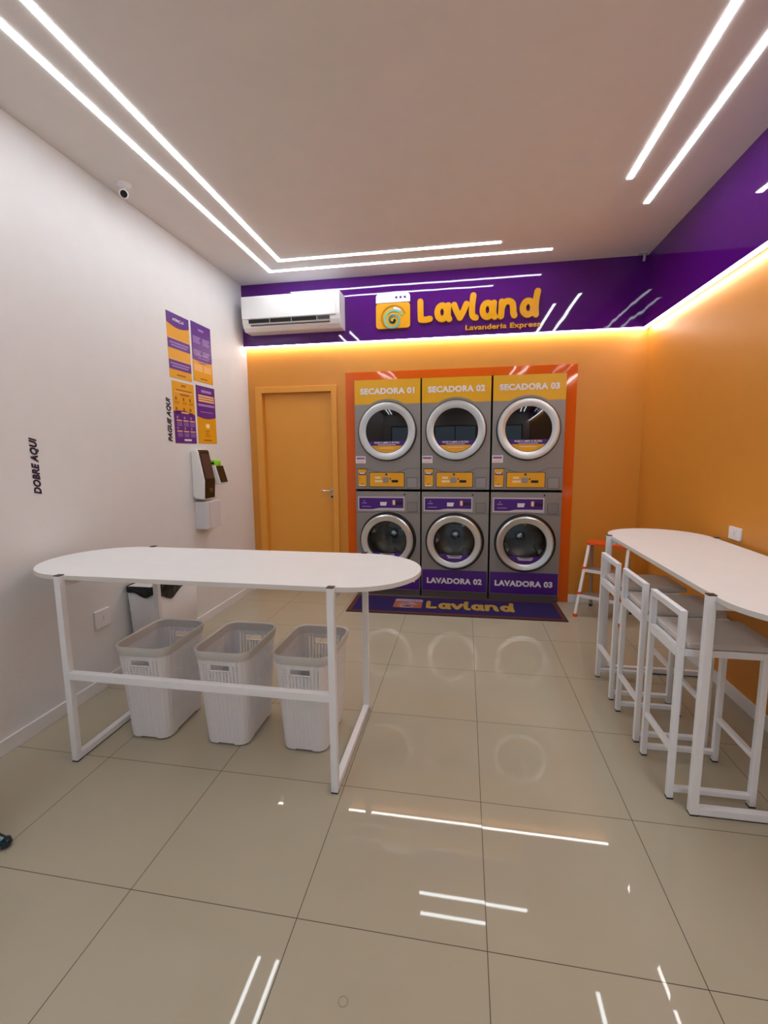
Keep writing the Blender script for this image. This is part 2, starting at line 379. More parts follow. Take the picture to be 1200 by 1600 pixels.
# ------------------------------------------------------------------ stools
def stool(label, y0, y1, x0=.875, x1=1.215):
    t = thing('bar_stool', label, 'stool', ((x0 + x1) / 2, (y0 + y1) / 2, 0), 0, 'white bar stools at the wall table')
    hx, hy, q = (x1 - x0) / 2, (y1 - y0) / 2, .0125
    for sx in (-1, 1):
        for sy in (-1, 1):
            x, y = sx * (hx - q), sy * (hy - q)
            g = link('leg', B(x - q, x + q, y - q, y + q, .006, .675), WMETAL, t, bevel=.003)
            link('foot_pad', B(x - q, x + q, y - q, y + q, 0, .006), BLACKP, g, label='black plastic foot')
    for sy in (-1, 1):
        y = sy * (hy - q)
        link('base_rail', B(-hx + 2 * q, hx - 2 * q, y - q, y + q, .035, .035 + 2 * q * .85), WMETAL, t, bevel=.002)
        link('seat_rail', B(-hx + 2 * q, hx - 2 * q, y - q, y + q, .647, .675), WMETAL, t, bevel=.002)
    for sx in (-1, 1):
        x = sx * (hx - q)
        link('footrest', B(x - .011, x + .011, -hy + 2 * q, hy - 2 * q, .208, .230), WMETAL, t, bevel=.002)
        link('seat_rail', B(x - q, x + q, -hy + 2 * q, hy - 2 * q, .635, .675), WMETAL, t, bevel=.002)
    x = -hx + q
    link('backrest', Bs((x - q, x + q, -hy, -hy + 2 * q, .676, .838), (x - q, x + q, hy - 2 * q, hy, .676, .838), (x - q, x + q, -hy + 2 * q, hy - 2 * q, .810, .838)), WMETAL, t, bevel=.002)
    s = BM(); pts = rrect(-hx + 2 * q + .002, -hy + .004, hx + .045, hy - .004, .02)
    prism(s, FG(0, 0, 0), pts, .676, .702); link('seat', s, SEAT, t, bevel=.007, label='light grey padded seat')
    return t
stool('white steel bar stool nearest the camera, beside the near leg of the wall table', 1.972, 2.287)
stool('white steel bar stool in the middle of the row of three under the wall table', 2.365, 2.675)
stool('white steel bar stool farthest back in the row, next to the step ladder', 2.775, 3.085)

# ------------------------------------------------------------------ laundry baskets
def basket(label, cx, cy, rz=0):
    t = thing('laundry_basket', label, 'laundry basket', (cx, cy, 0), rz, 'laundry baskets under the table')
    H = .515; N = 200
    def ring(hx, hy, r, k=None):
        # perimeter points of a rounded rectangle, evenly spread
        P = []; segs = []
        sx, sy = 2 * (hx - r), 2 * (hy - r); qa = PI * r / 2; tot = 2 * sx + 2 * sy + 4 * qa
        for i in range(N):
            s = (i + .5) / N * tot - sx / 2
            if s < 0: s += tot
            # start mid front side (y=-hy) going +x
            if s <= sx / 2: P.append((s, -hy)); continue
            s -= sx / 2
            if s <= qa: a = -PI / 2 + s / r; P.append((hx - r + r * math.cos(a), -hy + r + r * math.sin(a))); continue
            s -= qa
            if s <= sy: P.append((hx, -hy + r + s)); continue
            s -= sy
            if s <= qa: a = s / r; P.append((hx - r + r * math.cos(a), hy - r + r * math.sin(a))); continue
            s -= qa
            if s <= sx: P.append((hx - r - s, hy)); continue
            s -= sx
            if s <= qa: a = PI / 2 + s / r; P.append((-hx + r + r * math.cos(a), hy - r + r * math.sin(a))); continue
            s -= qa
            if s <= sy: P.append((-hx, hy - r - s)); continue
            s -= sy
            if s <= qa: a = PI + s / r; P.append((-hx + r + r * math.cos(a), -hy + r + r * math.sin(a))); continue
            s -= qa; P.append((-hx + r + s, -hy))
        return P
    bm = BM(); zs = [.008 + i * (H - .03 - .008) / 80 for i in range(81)]
    rows = []
    for z in zs:
        f = z / H; hx = .112 + .034 * f; hy = .172 + .028 * f; r = .05 + .012 * f
        P = ring(hx, hy, r); row = []
        for i, (x, y) in enumerate(P):
            l = math.hypot(x, y); k = -.0009 if i % 4 == 0 else 0
            row.append(bm.verts.new((x + x / l * k * 1.6, y + y / l * k * 1.6, z)))
        rows.append((row, P, hx, hy, r))
    for j in range(80):
        a, P, hx, hy, r = rows[j]; b = rows[j + 1][0]; z = (zs[j] + zs[j + 1]) / 2
        for i in range(N):
            x, y = P[i]; end = abs(y) > hy - .002; side = abs(x) > hx - .002
            if end and .415 < z < .446 and abs(x) < .052: continue
            if end and .30 < z < .450 and abs(x) < hx - r + .012 and not (.405 < z < .456 and abs(x) < .060) and i % 3 == 0 and (j % 2 == 0 or y > 0): continue
            if side and .25 < z < .44 and i % 3 == 0 and j % 2 == 0 and abs(y) < .10: continue
            if (.0 < z < .013) and ((end and abs(x) < .045) or (side and abs(y) < .09)): continue
            n = (i + 1) % N; bm.faces.new((a[i], a[n], b[n], b[i]))
    link('body', bm, BASKET, t, smooth=False, solid=.0022)
    fb = BM(); f = .02 / H; P = ring(.112 + .034 * f - .001, .172 + .028 * f - .001, .05); prism(fb, FG(0, 0, 0), P, .012, .016); link('bottom', fb, BASKET, t)
    rb = BM(); prev = None; first = None
    prof = [(-.004, H - .045), (.004, H - .048), (.0085, H - .030), (.0115, H - .006), (.009, H), (.003, H), (-.002, H - .004), (-.004, H - .045)]
    rings = []
    for d, z in prof:
        fz = min(z, H) / H; rings.append([rb.verts.new((x, y, z)) for x, y in ring(.112 + .034 * fz + d, .172 + .028 * fz + d, .062 + d)])
    for a, b in zip(rings, rings[1:]):
        for i in range(N): rb.faces.new((a[i], a[(i + 1) % N], b[(i + 1) % N], b[i]))
    bmesh.ops.remove_doubles(rb, verts=rb.verts, dist=1e-5)
    link('rim', rb, RIM, t, smooth=True, label='darker grey rolled rim')
    for sy in (-1, 1):
        yy = sy * (.172 + .028 * .41 / H)
        link('handle_lip', B(-.056, .056, yy - .004, yy + .004, .410, .415), BASKET, t, bevel=.001)
    return t
basket('tall pale grey plastic laundry basket under the table, nearest the left wall', -1.622, 2.165, .02)
basket('tall pale grey plastic laundry basket under the table, between the two others', -1.187, 2.180, 0)
basket('tall pale grey plastic laundry basket under the table, beside its right front leg', -.772, 2.195, -.01)

# ------------------------------------------------------------------ waste bin
t = thing('waste_bin', 'white plastic waste bin with a black bag, behind the oval table against the left wall', 'waste bin', (-2.112, 2.875, 0))
bm = BM(); rings = []
for z, f in ((0, .86), (.02, .88), (.3, .94), (.60, 1.0)):
    rings.append([bm.verts.new((x, y, z)) for x, y in rrect(-.122 * f, -.225 * f, .122 * f, .225 * f, .02)])
for a, b in zip(rings, rings[1:]):
    for i in range(len(a)): bm.faces.new((a[i], a[(i + 1) % len(a)], b[(i + 1) % len(a)], b[i]))
bm.faces.new(rings[0]); link('body', bm, BINW, t, solid=.003, smooth=True)
bm = BM(); P = rrect(-.126, -.229, .126, .229, .024, 10); lo, hi = [], []
P2 = []
for i in range(len(P)):
    a, b = P[i], P[(i + 1) % len(P)]
    k = max(1, int(math.hypot(b[0] - a[0], b[1] - a[1]) / .02))
    for j in range(k): P2.append((a[0] + (b[0] - a[0]) * j / k, a[1] + (b[1] - a[1]) * j / k))
rows = [[], [], [], []]
for i, (x, y) in enumerate(P2):
    if x > .10: drop = .05 + .055 * math.exp(-((y + .10) / .08) ** 2)
    elif y < -.2: drop = .035 + .035 * math.exp(-((x - .02) / .05) ** 2)
    else: drop = .05
    w = .002 * math.sin(i * 1.7)
    for k, (z, s) in enumerate(((.60 - drop, 1 + w * 4), (.60, 1.01 + w * 2), (.607, .99), (.50, .93))): rows[k].append(bm.verts.new((x * s, y * s, z)))
for a, b in zip(rows, rows[1:]):
    for i in range(len(a)): bm.faces.new((a[i], a[(i + 1) % len(a)], b[(i + 1) % len(a)], b[i]))
link('bin_bag', bm, BAG, t, solid=.001, smooth=True, label='black bag folded over the rim')

# ------------------------------------------------------------------ washers and dryers
YM = D - .05
PW = .3300
def plate_hole(bm, x0, x1, z0, z1, cx, cz, R, y, n=64):
    ring = [(cx + R * math.cos(2 * PI * (i + .5) / n), cz + R * math.sin(2 * PI * (i + .5) / n)) for i in range(n)]
    outer = []
    for i in range(n):
        a = 2 * PI * (i + .5) / n; dx, dz = math.cos(a), math.sin(a)
        k = min(((x1 if dx > 0 else x0) - cx) / dx if abs(dx) > 1e-9 else 9e9, ((z1 if dz > 0 else z0) - cz) / dz if abs(dz) > 1e-9 else 9e9)
        outer.append((cx + dx * k, cz + dz * k))
    corners = [(x1, z1), (x0, z1), (x0, z0), (x1, z0)]
    R_ = [bm.verts.new((x, y, z)) for x, z in ring]; O_ = [bm.verts.new((x, y, z)) for x, z in outer]; C_ = [bm.verts.new((x, y, z)) for x, z in corners]
    for i in range(n):
        j = (i + 1) % n; a, b = outer[i], outer[j]
        if abs(a[0] - b[0]) > 1e-6 and abs(a[1] - b[1]) > 1e-6:
            c = min(range(4), key=lambda q: math.hypot(corners[q][0] - a[0], corners[q][1] - a[1]) + math.hypot(corners[q][0] - b[0], corners[q][1] - b[1]))
            bm.faces.new((R_[i], O_[i], C_[c], O_[j], R_[j]))
        else: bm.faces.new((R_[i], O_[i], O_[j], R_[j]))
def cabinet(t, z0, z1, cz, R):
    bm = BM(); plate_hole(bm, -PW, PW, z0, z1, 0, cz, R, 0)
    b2 = BM(); box(b2, -PW, PW, 0, .70, z0, z1); b2.faces.ensure_lookup_table()
    fr = [f for f in b2.faces if all(abs(v.co.y) < 1e-6 for v in f.verts)]; bmesh.ops.delete(b2, geom=fr, context='FACES_ONLY')
    me = bpy.data.meshes.new('tmp'); b2.to_mesh(me); b2.free(); bm.from_mesh(me); bpy.data.meshes.remove(me)
    bmesh.ops.remove_doubles(bm, verts=bm.verts, dist=1e-5)
    return link('cabinet', bm, STEEL, t)
def seam_line(t, pts, name='panel_seam'):
    f = FB(0, 0, 0); bm = BM()
    for (x0, z0), (x1, z1) in zip(pts, pts[1:]): tube(bm, [(x0, -.0004, z0), (x1, -.0004, z1)], .0016, square=True)
    return link(name, bm, SEAM, t)
f0 = FB(0, 0, 0)
def seg(R, z0, z1, n=24):   # band of a circle between two heights
    a0 = math.asin(max(-1, z0 / R)); a1 = math.asin(z1 / R)
    right = [(R * math.cos(a0 + (a1 - a0) * i / n), R * math.sin(a0 + (a1 - a0) * i / n)) for i in range(n + 1)]
    left = [(-x, z) for x, z in reversed(right)]
    out = right + left
    if z0 <= -R: out = out[1:-1] if abs(out[0][0]) < 1e-6 else out
    return out
def shift(pts, dz): return [(x, z + dz) for x, z in pts]
def dryer(cx, num, where):
    t = thing('tumble_dryer', 'grey stacked tumble dryer reading SECADORA %s, %s' % (num, where), 'tumble dryer', (cx, YM, 0), 0, 'dryers of the top row')
    z0, z1, cz = 1.113, 2.196, 1.690
    cabinet(t, z0, z1, cz, .21)
    R = .318; zb = 1.958; a = math.degrees(math.asin((zb - cz) / R))
    pts = [(-PW, zb)] + [(-x, z) for x, z in arc(0, cz, R, a, 90, 12)] + arc(0, cz, R, 90, a, 12)[1:] + [(PW, zb), (PW, z1), (-PW, z1)]
    bm = BM(); prism(bm, f0, pts, 0.0005, .002); y = link('name_band', bm, YEL, t, label='yellow band')
    extr(link('lettering', text_bm('SECADORA ' + num, f0, -.272, 2.055, .545, .060, .048, d0=.0025), WHT, y, label='white lettering reading SECADORA ' + num), .001)
    # door
    bm = BM(); lathe(bm, [(.296, 0), (.296, -.012), (.286, -.016)], (0, 0, cz)); door = link('door', bm, DARK, t, smooth=True, label='round door with a black seal')
    bm = BM(); lathe(bm, [(.286, -.002), (.287, -.026), (.281, -.036), (.262, -.040), (.225, -.032), (.214, -.029), (.213, .0), (.286, 0)], (0, 0, cz), n=72); link('door_ring', bm, CHROME, door, smooth=True, label='brushed silver ring')
    bm = BM(); lathe(bm, [(0, -.034), (.08, -.033), (.15, -.031), (.2135, -.027)], (0, 0, cz), n=64); link('door_glass', bm, DGLASS, door, smooth=True, label='black door glass')
    bm = BM(); prism(bm, f0, shift(seg(.208, -.140, -.096), cz), .030, .0350); link('sticker', bm, PUR, door, label='purple sticker')
    bm = BM(); prism(bm, f0, shift(seg(.2085, -.208, -.1405), cz), .0285, .0335)
    link('sticker', bm, AMB, door, label='yellow sticker')
    extr(link('lettering', text_bm('PUXE E LIMPE O FILTRO', f0, -.125, cz - .121, .250, .018, .03, d0=.0356), WHT, door, label='white lettering reading PUXE E LIMPE O FILTRO'), .0006)
    link('lettering', bars(f0, [(-.09, cz - .134, .18, .005), (-.075, cz - .166, .15, .004)], .0350, .0356), WHT, door)
    # seams
    zs = 1.322
    seam_line(t, [(-PW, zs), (-.20, zs)] + [(-.20 + .4 * i / 12, zs - .048 * math.sin(PI * i / 12) ** .8) for i in range(1, 12)] + [(.20, zs), (PW, zs)])
    # white sticker, display, control panel, coin door
    bm = BM(); prism(bm, f0, rect(-.328, 1.375, -.225, 1.446), .0005, .002); s = link('sticker', bm, WHT, t, label='small white sticker')
    link('sticker_print', bars(f0, [(-.320, 1.414, .086, .020)], .002, .0026), mat('mauve_print', '9A5C9E', .5), s)
    link('sticker_print', bars(f0, [(-.318, 1.392, .08, .005), (-.318, 1.382, .07, .004)], .002, .0026), mat('salmon_print', 'E0A79A', .5), s)
    bm = BM(); prism(bm, f0, rrect(-.310, 1.136, -.213, 1.318, .006), .0005, .004); g = link('instruction_plate', bm, DARK, t)
    bm = BM(); prism(bm, f0, rrect(-.306, 1.140, -.217, 1.314, .005), .004, .0055); link('plate_face', bm, AMB, g, label='amber instruction plate')
    link('plate_print', bars(f0, [(-.298, 1.256, .074, .026)], .0055, .006), PUR, g)
    link('plate_print', bars(f0, [(-.290, 1.268, .055, .012), (-.295, 1.146, .06, .010)], .006, .0066), WHT, g)
    link('plate_print', bars(f0, [(-.295, 1.23, .012, .003), (-.295, 1.215, .012, .003), (-.295, 1.20, .012, .003), (-.274, 1.163, .02, .005)], .0055, .0062), BLACKP, g)
    bm = BM(); prism(bm, f0, rrect(-.188, 1.134, .172, 1.284, .008), .0005, .005); g = link('control_panel', bm, DARK, t)
    bm = BM(); prism(bm, f0, rrect(-.183, 1.139, .167, 1.279, .007), .005, .0065); link('panel_face', bm, AMB, g, label='amber panel face')
    link('panel_print', bars(f0, [(-.128, 1.218, .058, .022), (-.132, 1.182, .08, .022)], .0065, .0072), mat('cream_print', 'F0D9A8', .5), g)
    bm = BM(); prism(bm, f0, rrect(-.048, 1.180, .012, 1.232, .012), .0065, .0095); link('coin_plate', bm, SILV, g, label='silver coin slot plate')
    link('display', B(.042, .108, -.0085, -.006, 1.182, 1.206), DARK, g, label='black display')
    bm = BM(); lathe(bm, [(0, -.011), (.011, -.010), (.012, -.006)], (-.012, 0, 1.262), n=20); link('knob', bm, STEELD, g, smooth=True)
    bm = BM(); lathe(bm, [(0, -.009), (.007, -.009), (.007, -.006)], (.028, 0, 1.218), n=16); link('button', bm, DARK, g)
    bm = BM(); annulus_rect(bm, .196, .298, 1.128, 1.228); g = link('coin_box_frame', bm, SEAM, t)
    link('coin_box_door', B(.199, .295, -.003, 0, 1.131, 1.225), SILV, t, bevel=.002, label='square silver coin box door')
    return t
def annulus_rect(bm, x0, x1, z0, z1, w=.003):
    for a in ((x0 - w, x1 + w, z0 - w, z0), (x0 - w, x1 + w, z1, z1 + w), (x0 - w, x0, z0, z1), (x1, x1 + w, z0, z1)):
        box(bm, a[0], a[1], -.0012, 0, a[2], a[3])
def washer(cx, num, where):
    t = thing('washing_machine', 'grey front-loading washing machine %s' % where, 'washing machine', (cx, YM, 0), 0, 'washers of the bottom row')
    z0, z1, cz = .068, 1.088, .590
    cabinet(t, z0, z1, cz, .205)
    link('plinth', B(-PW, PW, .006, .68, 0, .068), STEELD, t)
    bm = BM(); prism(bm, f0, rect(-PW + .006, .074, PW - .006, .292), .0005, .002); y = link('name_band', bm, PUR, t, label='purple band')
    extr(link('lettering', text_bm('LAVADORA ' + num, f0, -.276, .150, .552, .060, .048, d0=.0025), WHT, y, label='white lettering reading LAVADORA ' + num), .001)
    bm = BM(); lathe(bm, [(.292, 0), (.292, -.008), (.272, -.012), (.270, -.045)], (0, 0, cz), n=64); door = link('door', bm, DARK, t, smooth=True, label='round door with a black housing')
    bm = BM(); lathe(bm, [(.270, -.044), (.268, -.060), (.255, -.068), (.222, -.063), (.204, -.056), (.200, -.04), (.199, 0)], (-.004, 0, cz), n=72); link('door_ring', bm, CHROME, door, smooth=True, label='brushed silver ring')
    bm = BM(); lathe(bm, [(0, -.068), (.08, -.066), (.15, -.060), (.2005, -.050)], (0, 0, cz), n=64); link('door_glass', bm, WGLASS, door, smooth=True)
    bm = BM(); lathe(bm, [(.203, -.01), (.190, .03), (.200, .05), (.25, .055)], (0, 0, cz), n=64); link('door_seal', bm, RUBBER, t, smooth=True, label='grey rubber seal')
    bm = BM(); lathe(bm, [(.252, .052), (.255, .36), (.21, .40), (.10, .415), (0, .415)], (0, 0, cz), n=64); dm = link('drum', bm, DRUM, t, smooth=True, label='perforated steel drum')
    bm = BM(); lathe(bm, [(0, .34), (.035, .35), (.05, .372), (.055, .41)], (0, 0, cz), n=32); link('drum_hub', bm, CHR2, dm, smooth=True)
    for k in range(3):
        a = math.radians(-55 + 120 * k + cx * 40); c, s = math.cos(a), math.sin(a); bm = BM()
        P = [(.252, -.05), (.19, -.028), (.155, 0), (.19, .028), (.252, .05)]
        A = [bm.verts.new((r * c - w * s, .07, cz + r * s + w * c)) for r, w in P]; Bv = [bm.verts.new((r * c - w * s, .37, cz + r * s + w * c)) for r, w in P]
        for i in range(4): bm.faces.new((A[i], A[i + 1], Bv[i + 1], Bv[i]))
        bm.faces.new(A); link('drum_paddle', bm, BINW, dm, label='pale paddle')
    bm = BM(); prism(bm, f0, shift(seg(.194, -.1935, -.118), cz), .0560, .0600); link('sticker', bm, PUR, door, label='purple sticker on the glass')
    link('lettering', bars(f0, [(-.075, cz - .138, .15, .007), (-.065, cz - .150, .14, .005), (-.062, cz - .160, .125, .005)], .0600, .0607), WHT, door)
    zs = .872
    seam_line(t, [(-PW, zs), (-.15, zs)] + [(-.15 + .30 * i / 10, zs + .022 * math.sin(PI * i / 10)) for i in range(1, 10)] + [(.15, zs), (PW, zs)])
    bm = BM(); prism(bm, f0, rrect(-.312, .892, .172, 1.036, .004), .0005, .002); g = link('control_panel', bm, mat('lilac_white_film', 'C9BFC8', .4), t, label='white panel with purple print')
    pts = [(-.298, .905)] + [(-.19, .905), (-.155, .907), (-.115, .916), (-.08, .920), (0, .921), (.160, .921)] + [(.160, 1.023), (-.298, 1.023)]
    bm = BM(); prism(bm, f0, pts, .002, .003); link('panel_face', bm, PUR, g, label='purple panel face')
    link('panel_print', bars(f0, [(-.268, .966, .05, .008), (-.25, .985, .012, .012), (-.268, .930, .09, .007)], .003, .0036), mat('lilac_print', 'A68BC0', .5), g)
    bm = BM(); prism(bm, f0, [(-.078, .944), (-.018, .944), (-.008, .982), (-.078, .982)], .003, .0045); link('display', bm, WHT, g, label='white display')
    bm = BM(); prism(bm, f0, rrect(.048, .950, .078, 1.004, .012), .003, .006); link('selector', bm, mat('orange_selector', 'E49A52', .4), g)
    bm = BM(); prism(bm, f0, rrect(.055, .956, .071, .998, .007), .006, .008); link('selector_label', bm, WHT, g)
    link('display', B(.082, .155, -.0042, -.003, .955, .985), mat('dark_red_display', '2A0620', .25), g, label='dark display')
    bm = BM(); annulus_rect(bm, .205, .300, .885, .978); link('coin_box_frame', bm, SEAM, t)
    link('coin_box_door', B(.208, .297, -.003, 0, .888, .975), mat('grey_plate', '8B8583', .4, metal=.4), t, bevel=.002, label='square steel coin box door')
    bm = BM(); annulus_rect(bm, .200, PW - .022, .992, 1.066, .0018); link('lock_plate_seam', bm, mat('steel_edge', '7B7573', .5), t)
    bm = BM(); lathe(bm, [(0, -.006), (.008, -.006), (.009, 0)], (.172, 0, 1.060), n=16); link('lock', bm, DARK, t)
    return t
MX = (-.7655, -.089, .5895)
dryer(MX[0], '01', 'above the washer at the left of the row')
dryer(MX[1], '02', 'in the middle of the row')
dryer(MX[2], '03', 'above the washer reading LAVADORA 03')
washer(MX[0], '01', 'partly hidden behind the oval tabletop, under SECADORA 01')
washer(MX[1], '02', 'reading LAVADORA 02, in the middle of the row')
washer(MX[2], '03', 'reading LAVADORA 03, at the right of the row')

# ------------------------------------------------------------------ Lavland lettering
def lav_letters():
    w = .0285
    def ringpts(cx, cz, rx, rz, a0=0, a1=360, n=28):
        return [(cx + rx * math.cos(math.radians(a0 + (a1 - a0) * i / n)), cz + rz * math.sin(math.radians(a0 + (a1 - a0) * i / n))) for i in range(n + 1)]
    L = [smooth_pts([(.028, .198), (.029, .11), (.032, .034)]), smooth_pts([(.032, .033), (.075, .030), (.120, .036)])]
    def a_(x): return [ringpts(x + .066, .090, .045, .062, 40, 400), smooth_pts([(x + .124, .150), (x + .120, .09), (x + .122, .05), (x + .134, .026)])]
    v = [smooth_pts([(.350, .150), (.372, .095), (.404, .032)]), smooth_pts([(.404, .032), (.436, .09), (.464, .154)])]
    l = [smooth_pts([(.528, .226), (.519, .15), (.518, .07), (.530, .036), (.552, .026)])]
    n_ = [smooth_pts([(.790, .155), (.789, .09), (.785, .027)]), smooth_pts([(.790, .100), (.812, .145), (.850, .158), (.884, .140), (.894, .10), (.896, .06), (.906, .030)])]
    d = [ringpts(1.028, .090, .047, .060, 0, 360), smooth_pts([(1.110, .232), (1.098, .16), (1.094, .09), (1.098, .028)])]
    return w, [('L', L), ('a', a_(.170)), ('v', v), ('l', l), ('a', a_(.594)), ('n', n_), ('d', d)]
def letters(fr, sc, sz, depth, m, parent, d0=0):
    w, ls = lav_letters()
    for ch, strokes in ls:
        bm = BM()
        for k, st in enumerate(strokes):
            closed = math.hypot(st[0][0] - st[-1][0], st[0][1] - st[-1][1]) < 1e-4
            dd = depth - k * depth * .04
            if closed:
                n = len(st) - 1; rows = []
                for off, dz in ((w, d0), (w, d0 + dd), (-w, d0 + dd), (-w, d0)):
                    row = []
                    for i in range(n):
                        a, b = st[(i - 1) % n], st[(i + 1) % n]; dx, dz_ = b[0] - a[0], b[1] - a[1]; l = math.hypot(dx, dz_)
                        row.append(bm.verts.new(fr.p((st[i][0] + dz_ / l * off) * sc, (st[i][1] - dx / l * off) * sz, dz)))
                    rows.append(row)
                for q in range(4):
                    a, b = rows[q], rows[(q + 1) % 4]
                    for i in range(n): bm.faces.new((a[i], a[(i + 1) % n], b[(i + 1) % n], b[i]))
            else:
                prism(bm, fr, [(x * sc, z * sz) for x, z in ribbon(st, w)], d0, d0 + dd)
        link('letter', bm, m, parent, label='letter ' + ch)
def icon(fr, W_, H_, depth, mw, mo, md, mg, parent, d0=0, dots=None):
    k = W_ / .335
    bm = BM(); prism(bm, fr, [(x, z * H_ / W_) for x, z in rrect(0, 0, W_, W_ * .72, .03 * k)], d0, d0 + depth); link('icon_body', bm, mo, parent)
    bm = BM(); pts = [(x, z * H_ / W_) for x, z in rrect(0, W_ * .60, W_, W_, .035 * k) if z > W_ * .72]; pts = pts + [(0, H_ * .735), (W_, H_ * .735)]
    pts = [(x, z) for x, z in pts]
    prism(bm, fr, pts, d0, d0 + depth); link('icon_top', bm, mw, parent)
    bm = BM()
    for i in range(3): prism(bm, fr, [(x, z * H_ / W_) for x, z in arc(W_ * (.60 + .125 * i), W_ * .87, .011 * k, 0, 345, 12)], d0 + depth, d0 + depth * 1.1)
    link('icon_dots', bm, dots or PUR, parent)
    cx, cz = W_ * .52, W_ * .29
    bm = BM(); pts = arc(cx, cz, .118 * k, 20, 235, 28); q = [(x, z * H_ / W_) for x, z in ribbon(pts, .006 * k)]; prism(bm, fr, q, d0 + depth, d0 + depth * 1.25); link('icon_ring', bm, md, parent)
    bm = BM(); pts = arc(cx, cz, .095 * k, 50, 85, 8); q = [(x, z * H_ / W_) for x, z in ribbon(pts, .010 * k)]; prism(bm, fr, q, d0 + depth, d0 + depth * 1.3); link('icon_glint', bm, mw, parent)
    bm = BM(); pts = [(cx - .004 * k + (.010 + .090 * i / 60) * k * math.cos(math.radians(30 + 720 * -i / 60)), cz - .02 * k + (.010 + .090 * i / 60) * k * math.sin(math.radians(30 - 720 * i / 60))) for i in range(61)]
    # spiral drawn as short overlapping strokes so the outline never folds
    for i in range(0, 60): 
        prism(bm, fr, [(x, z * H_ / W_) for x, z in ribbon(pts[i:i + 2], .0105 * k)], d0 + depth, d0 + depth * (1.35 + .002 * (i % 2)))
    link('icon_swirl', bm, mg, parent, label='pale green swirl')
YS = D - BAND
t = thing('wall_sign', 'raised amber lettered wall sign with a washing machine icon on the purple band', 'sign', (0, YS, 0))
fs = Fr((-.862, 0, 2.668), (1, 0, 0), (0, 0, 1), (0, -1, 0))
icon(fs, .330, .322, .022, LOGOW, LOGOY, LOGOD, LOGOG, t)
letters(Fr((-.461, 0, 2.700), (1, 0, -.006), (0, 0, 1), (0, -1, 0)), .985, .985, .024, LOGOY, t)
extr(link('small_lettering', text_bm('Lavanderia Express', Fr((0, 0, 0), (1, 0, 0), (0, 0, 1), (0, -1, 0)), -.010, 2.602, .676, .060, .028, d0=.006), LOGOY, t, label='small amber lettering'), .012)

# ------------------------------------------------------------------ floor mat
t = thing('floor_mat', 'purple floor mat with a brown border and ochre lettering in front of the machines', 'mat', (-.088, 4.310, 0), .012)
link('pile', Bs((-.955, .955, -.215, .215, 0, .010)), MATP, t, label='deep purple pile')
link('border', Bs((-.99, .99, -.250, -.215, 0, .0098), (-.99, .99, .215, .250, 0, .0098), (-.99, -.955, -.215, .215, 0, .0098), (.955, .99, -.215, .215, 0, .0098)), MATB, t, label='brown border')
link('edge', Bs((-1.0, 1.0, -.260, -.250, 0, .006), (-1.0, 1.0, .250, .260, 0, .006), (-1.0, -.99, -.25, .25, 0, .006), (.99, 1.0, -.25, .25, 0, .006)), mat('dark_mat_rubber', '2A1518', .8), t)
icon(FG(-.575, -.105, .010), .275, .255, .0012, MATW, MATO, MATG, MATW, t, dots=PUR)
letters(FG(-.262, -.098, .010), .735, .98, .0012, MATG, t)

# ------------------------------------------------------------------ air conditioner
t = thing('air_conditioner', 'white split air conditioner mounted on the purple band beside the left wall', 'air conditioner', (-1.675, D - BAND, 2.672))
prof = [(0, .0), (0, .322), (.178, .322), (.200, .316), (.206, .300), (.207, .20), (.205, .12), (.196, .070), (.178, .030), (.150, .004), (.14, 0)]
def xprism(x0, x1, pr):
    bm = BM(); a = [bm.verts.new((x0, -d, z)) for d, z in pr]; b = [bm.verts.new((x1, -d, z)) for d, z in pr]; n = len(pr)
    bm.faces.new(a); bm.faces.new(list(reversed(b)))
    for i in range(n): bm.faces.new((a[i], a[(i + 1) % n], b[(i + 1) % n], b[i]))
    return bm
link('housing', xprism(-.485, .50, prof), ACW, t, bevel=.004)
link('front_panel', xprism(-.482, .462, [(.2, .105), (.2, .314), (.208, .314), (.2125, .300), (.2125, .112), (.2105, .105)]), ACW, t, bevel=.002)
for x0, x1 in ((-.415, -.205), (-.195, .015), (.025, .27)): link('air_vent', xprism(x0, x1, [(.18, .068), (.18, .099), (.2095, .099), (.203, .068)]), DARK, t, label='dark air outlet')
link('display', xprism(.28, .40, [(.18, .070), (.18, .098), (.2095, .098), (.2035, .070)]), mat('grey_display', '4A4849', .3), t, label='grey display')
link('flap_gap', xprism(-.40, .40, [(.17, .044), (.17, .052), (.1965, .052), (.1935, .044)]), mat('brown_gap', '4A3A38', .6), t)
link('side_grille', B(.500, .502, -.19, -.16, .12, .29), mat('grey_line', 'A9A5A8', .5), t)

